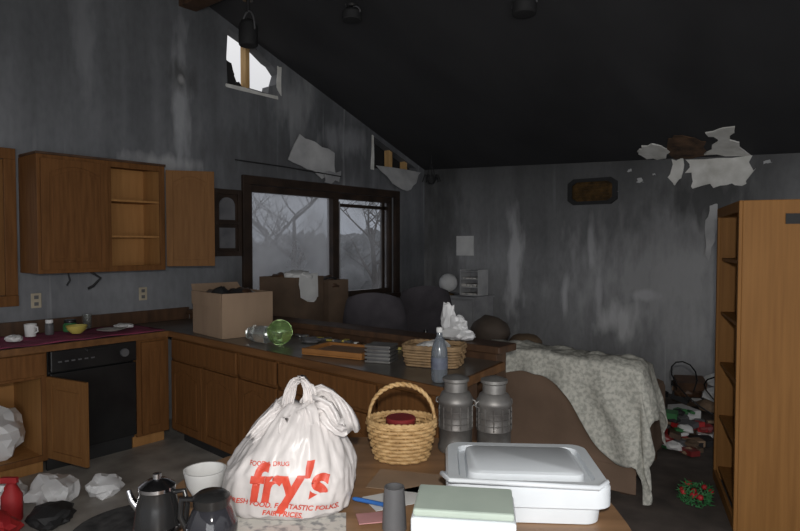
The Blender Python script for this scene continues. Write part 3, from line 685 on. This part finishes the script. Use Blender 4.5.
# grocery bag
gb=root('grocery_bag',T(-.315,.02,.756),YAW)
bm=bmesh.new(); nz_,nt_=64,144; HB=.33
prof=[(0,.19,.13),(.02,.215,.15),(.07,.222,.165),(.14,.212,.165),(.19,.188,.15),(.24,.158,.13),(.28,.132,.105),(.31,.105,.08),(.34,.065,.05)]
def pr(z):
    for (z0,a0,b0),(z1,a1,b1) in zip(prof,prof[1:]):
        if z<=z1:
            t=(z-z0)/(z1-z0); return a0+(a1-a0)*t,b0+(b1-b0)*t
    return prof[-1][1:]
rings=[]
for i in range(nz_+1):
    z=HB*i/nz_; a,b=pr(z); ring=[]; k=z/HB
    for j in range(nt_):
        t=2*math.pi*j/nt_; c_,s_=math.cos(t),math.sin(t); n_=3.0-1.2*k; q=(abs(c_)**n_+abs(s_)**n_)**(-1/n_)
        w=1+.06*noise.noise(Vector((c_*1.6,s_*1.6,z*7+3)))
        w-=.09*abs(noise.noise(Vector((c_*3.2+z*4,s_*3.2,z*6))))+.06*abs(noise.noise(Vector((c_*7-z*9,s_*7,z*9))))+.024*abs(noise.noise(Vector((c_*16,s_*16,z*22))))
        w-=.12*k*k*abs(noise.noise(Vector((c_*9,s_*9,z*3+9))))
        x=a*q*c_*w+.05*k*k; y=b*q*s_*w
        zz=z+(.03*noise.noise(Vector((c_*2,s_*2,z*4+5))) if z>.02 else 0)
        ring.append(bm.verts.new((x,y,zz)))
    rings.append(ring)
for a,b in zip(rings,rings[1:]):
    for i in range(nt_): bm.faces.new([a[i],a[(i+1)%nt_],b[(i+1)%nt_],b[i]])
bm.faces.new(rings[0]); bm.faces.new(rings[-1])
bmesh.ops.recalc_face_normals(bm,faces=bm.faces)
bvh=BVHTree.FromBMesh(bm)
fin(bm,'bag_body',bag_m,gb,ang=180)
def strip(name,pts,wid,mat,par,seed):
    bm=bmesh.new(); n=len(pts); rows=[]
    for i,p in enumerate(pts):
        p=Vector(p); t=(Vector(pts[min(i+1,n-1)])-Vector(pts[max(i-1,0)])).normalized(); s=t.cross(Vector((0,1,.2))).normalized()
        w=wid[i] if isinstance(wid,list) else wid; row=[]
        for k in range(13):
            u=-1+k/6; row.append(bm.verts.new(p+s*u*w*(1+.25*noise.noise(Vector((i*.35,u,seed))))+Vector((0,.014*math.sin(k*1.5+i*.5+seed),.010*noise.noise(Vector((i*.6,k*.8,seed)))))))
        rows.append(row)
    for a,b in zip(rows,rows[1:]):
        for k in range(12): bm.faces.new([a[k],a[k+1],b[k+1],b[k]])
    o=fin(bm,name,mat,par,ang=180); o.modifiers.new('t','SOLIDIFY').thickness=.002
strip('handle_left',arc((.045,-.03,.295),.04,.12,205,-15,24),[.034-.022*math.sin(math.pi*i/24) for i in range(25)],bag_m,gb,1)
strip('handle_right',[(.07,.02,.29),(.078,.015,.325),(.092,.01,.355),(.115,.0,.368),(.14,-.01,.36),(.16,-.02,.335),(.178,-.03,.305),(.188,-.03,.27),(.193,-.03,.24)],[.04,.036,.03,.026,.026,.032,.038,.044,.045],bag_m,gb,4)
strip('torn_flap',[(.10+.014*i,-.04-.006*i,.32-.008*i+.012*math.sin(i)) for i in range(8)],[.05-.004*i for i in range(8)],bag_m,gb,6)
strip('torn_flap_left',[(0-.014*i,-.04-.006*i,.315-.012*i) for i in range(8)],[.05-.004*i for i in range(8)],bag_m,gb,8)
strip('torn_flap_front',[(.05+.01*math.sin(i),-.075-.004*i,.325-.016*i) for i in range(7)],[.05,.06,.065,.06,.05,.04,.03],bag_m,gb,9)
def lettering(name,txt,size,cx,cz,shear=.0,off=.0,rot=0,sx=1.):
    cu=bpy.data.curves.new(name,'FONT'); cu.body=txt; cu.size=size; cu.align_x='CENTER'; cu.align_y='CENTER'; cu.shear=shear; cu.offset=off
    o=bpy.data.objects.new(name+'_tmp',cu); S.collection.objects.link(o)
    dg=bpy.context.evaluated_depsgraph_get(); dg.update(); me=bpy.data.meshes.new_from_object(o.evaluated_get(dg))
    bpy.data.objects.remove(o); bpy.data.curves.remove(cu)
    bm=bmesh.new(); bm.from_mesh(me); bpy.data.meshes.remove(me)
    for _ in range(5):
        es=[e for e in bm.edges if e.calc_length()>.008]
        if not es: break
        bmesh.ops.subdivide_edges(bm,edges=es,cuts=1); bmesh.ops.triangulate(bm,faces=bm.faces)
    for v in bm.verts:
        x=v.co.x*sx; z=v.co.y; x,z=x*math.cos(rot)-z*math.sin(rot),x*math.sin(rot)+z*math.cos(rot)
        x+=cx; z+=cz
        h=bvh.ray_cast(Vector((x,-1,z)),Vector((0,1,0)))
        y=h[0].y if h[0] else -.14
        v.co=Vector((x,y-.0022,z))
    fin(bm,name,red_m,gb,smooth=False)
lettering('logo_lettering',"fry's",.155,.025,.118,.2,.0055,R(0),.92)
lettering('logo_arc','FOOD & DRUG',.018,-.03,.180,0,.0003)
lettering('slogan_1','FRESH FOOD. FANTASTIC FOLKS.',.0225,.01,.054,.2,.0006,R(-5))
lettering('slogan_2','FAIR PRICES.',.0225,.01,.028,.2,.0006,R(-5))
weave_basket('wicker_basket',T(.058,.45,.752),YAW,.135,.105,.15,.28,wick,10,True,.16,26)
jar('red_tin',T(.055,.45,.82),.07,.075,redd,redd)
def lantern(loc,rz,mat):
    e=root('tin_lantern',loc,rz); q=1.2; w_=.95
    lathe('body',[(r*w_,z*q) for r,z in [(.074,0),(.078,.006),(.078,.018),(.072,.026),(.072,.075),(.076,.08),(.072,.085),(.072,.16),(.077,.166),(.077,.178),(.07,.186),(.062,.2),(.05,.206),(.05,.235),(.058,.24),(.058,.25),(.03,.258),(.012,.262)]],mat,e,40)
    bm=bmesh.new()
    for k in range(12):
        a=k*2*math.pi/12; atube(bm,[(.070*math.cos(a),.070*math.sin(a),.10),(.070*math.cos(a),.070*math.sin(a),.19)],.003,6)
    for z in (.12,.145,.17): atube(bm,[(.0705*math.cos(t/32*6.2832),.0705*math.sin(t/32*6.2832),z) for t in range(32)],.0022,6,True)
    fin(bm,'cage',mat,e)
    for sx in (-1,1): tube('side_lug',[(sx*.073,0,.19),(sx*.084,0,.195),(sx*.082,0,.21),(sx*.066,0,.215)],.004,mat,e)
lantern(T(.283,.55,.752),R(20),galv); lantern(T(.437,.52,.752),R(60),galv)
# foam cooler lid
cl=root('foam_cooler',T(.455,.05,.752),YAW+R(-4))
def rrect(w,d,r,k=6):
    o=[]
    for cx,cy,a0 in ((w/2-r,d/2-r,0),(-w/2+r,d/2-r,90),(-w/2+r,-d/2+r,180),(w/2-r,-d/2+r,270)):
        for i in range(k+1): a=R(a0+90*i/k); o.append((cx+r*math.cos(a),cy+r*math.sin(a)))
    return o
bm=bmesh.new(); lv=[(.44,.34,.05,0),(.45,.35,.05,.055),(.50,.40,.055,.06),(.50,.40,.055,.115),(.485,.385,.05,.127),(.42,.32,.045,.127),(.41,.31,.04,.110),(.37,.27,.035,.108),(.36,.26,.03,.134),(.34,.24,.03,.140)]
rg=[[bm.verts.new((x,y,z)) for x,y in rrect(w_,d_,r_)] for w_,d_,r_,z in lv]
for a,b in zip(rg,rg[1:]):
    for i in range(len(a)): bm.faces.new([a[i],a[(i+1)%len(a)],b[(i+1)%len(a)],b[i]])
bm.faces.new(rg[0]); bm.faces.new(rg[-1]); fin(bm,'lid_shell',white_f,cl,ang=30,bevel=.003)
tube('hinged_handle',[(-.246,-.06,.10),(-.262,-.14,.135),(-.24,-.212,.142),(0,-.222,.14),(.2,-.212,.13),(.24,-.15,.125)],.008,white_f,cl)
fb_=root('foam_block',T(.225,-.33,.752),YAW+R(-8))
box('green_pad',(-.13,-.085,.145),(.13,.085,.165),green_f,fb_,bevel=.006)
box('white_base',(-.135,-.09,0),(.135,.085,.144),white_f,fb_,bevel=.006)
bowl('foam_plate',T(.61,.36,.752),.09,.03,white_f)
cup('plastic_tumbler',T(.035,-.16,.756),.037,.030,.125,greyp)
# coffee pot
cp=root('coffee_pot',T(-.66,-.19,.752),YAW)
lathe('body',[(.062,0),(.066,.008),(.066,.03),(.058,.09),(.05,.13),(.052,.135)],black,cp,32)
lathe('band',[(.0665,.01),(.0675,.014),(.0672,.028),(.066,.032)],steel,cp,32); lathe('lid',[(.052,.135),(.052,.145),(.03,.16),(.012,.165),(.012,.18),(.004,.182)],steel,cp,28)
tube('handle',[(.05,0,.125),(.08,0,.13),(.088,0,.09),(.083,0,.04),(.062,0,.025)],.008,black,cp)
tube('spout',[(-.05,0,.07),(-.075,0,.1),(-.085,0,.13)],[.014,.011,.008],steel,cp)
bowl('white_bowl',T(-.60,.06,.752),.07,.1,papw)
cf=root('glass_carafe',T(-.485,-.24,.756),YAW)
lathe('body',[(.055,0),(.07,.02),(.072,.05),(.055,.09),(.042,.11),(.05,.125)],M('smoked_glass',(.05,.05,.06),.08,trans=.4),cf,32); lathe('collar',[(.05,.105),(.052,.13),(.04,.14),(.01,.142)],black,cf,28)
tube('handle',[(-.05,0,.12),(-.085,0,.12),(-.09,0,.07),(-.07,0,.03)],.009,black,cf)
def sheet(name,dx,dy,w,d,rz,mat,z=.752):
    c=T(dx,dy,z); return box(name,(-w/2,-d/2,0),(w/2,d/2,.0015),mat,None,bevel=0,loc=c,rz=YAW+R(rz))
sheet('newspaper',-.33,-.22,.45,.3,5,paper); sheet('newspaper',-.02,-.34,.26,.2,-18,paper,.7545)
sheet('envelope',.05,.06,.22,.12,25,papw)
sheet('brown_folder',.10,.20,.3,.18,-15,card,.752)
e=root('blue_marker',T(-.04,.0,.765),YAW+R(-25)); bm=bmesh.new(); alathe(bm,[(.004,-.07),(.007,-.06),(.007,.04),(.0085,.042),(.0085,.075),(.006,.078)],14); fin(bm,'pen_body',blue,e,rot=(0,R(90),0))
box('greeting_card',(-.05,-.035,0),(.05,.035,.003),M('pink_card',(.5,.25,.25),.7),None,bevel=0,loc=T(-.03,-.10,.7575),rz=YAW+R(12))
# ---------------------------------------------------------------- lights, world, camera
cam=bpy.data.cameras.new('camera'); cam.sensor_width=36; cam.lens=608*36/800
co=bpy.data.objects.new('camera',cam); S.collection.objects.link(co)
co.location=(5.16,-6.82,1.6); co.rotation_euler=(R(90-1.93),0,YAW); S.camera=co; cam.clip_start=.05
fl=bpy.data.lights.new('camera_flash','POINT'); fl.energy=165; fl.shadow_soft_size=.03; fl.color=(1,.97,.92)
fo=bpy.data.objects.new('camera_flash',fl); S.collection.objects.link(fo); fo.location=(5.22,-6.86,1.78)
ar=bpy.data.lights.new('added_fill_area','AREA'); ar.shape='RECTANGLE'; ar.size=3; ar.size_y=2; ar.energy=95; ar.color=(.98,.99,1)  # soft fill lamp added behind the camera to lift the far walls
ao=bpy.data.objects.new('added_fill_area',ar); S.collection.objects.link(ao); ao.location=(7.2,-8.8,1.6)
ao.rotation_euler=(Vector((2.5,-1.,1.6))-Vector(ao.location)).to_track_quat('-Z','Y').to_euler()
wd=bpy.data.worlds.new('world'); S.world=wd; wd.use_nodes=True; nt=wd.node_tree; bg=nt.nodes['Background']
tc=nt.nodes.new('ShaderNodeTexCoord'); sp=nt.nodes.new('ShaderNodeSeparateXYZ'); rp=nt.nodes.new('ShaderNodeValToRGB')
e=rp.color_ramp.elements; e[0].position=.0; e[0].color=(.48,.50,.54,1); e[1].position=.3; e[1].color=(1,1,1.02,1)
nt.links.new(tc.outputs['Generated'],sp.inputs[0]); nt.links.new(sp.outputs[2],rp.inputs[0]); nt.links.new(rp.outputs[0],bg.inputs[0]); bg.inputs[1].default_value=.8
S.view_settings.view_transform='Standard'; S.view_settings.look='None'; S.view_settings.exposure=0
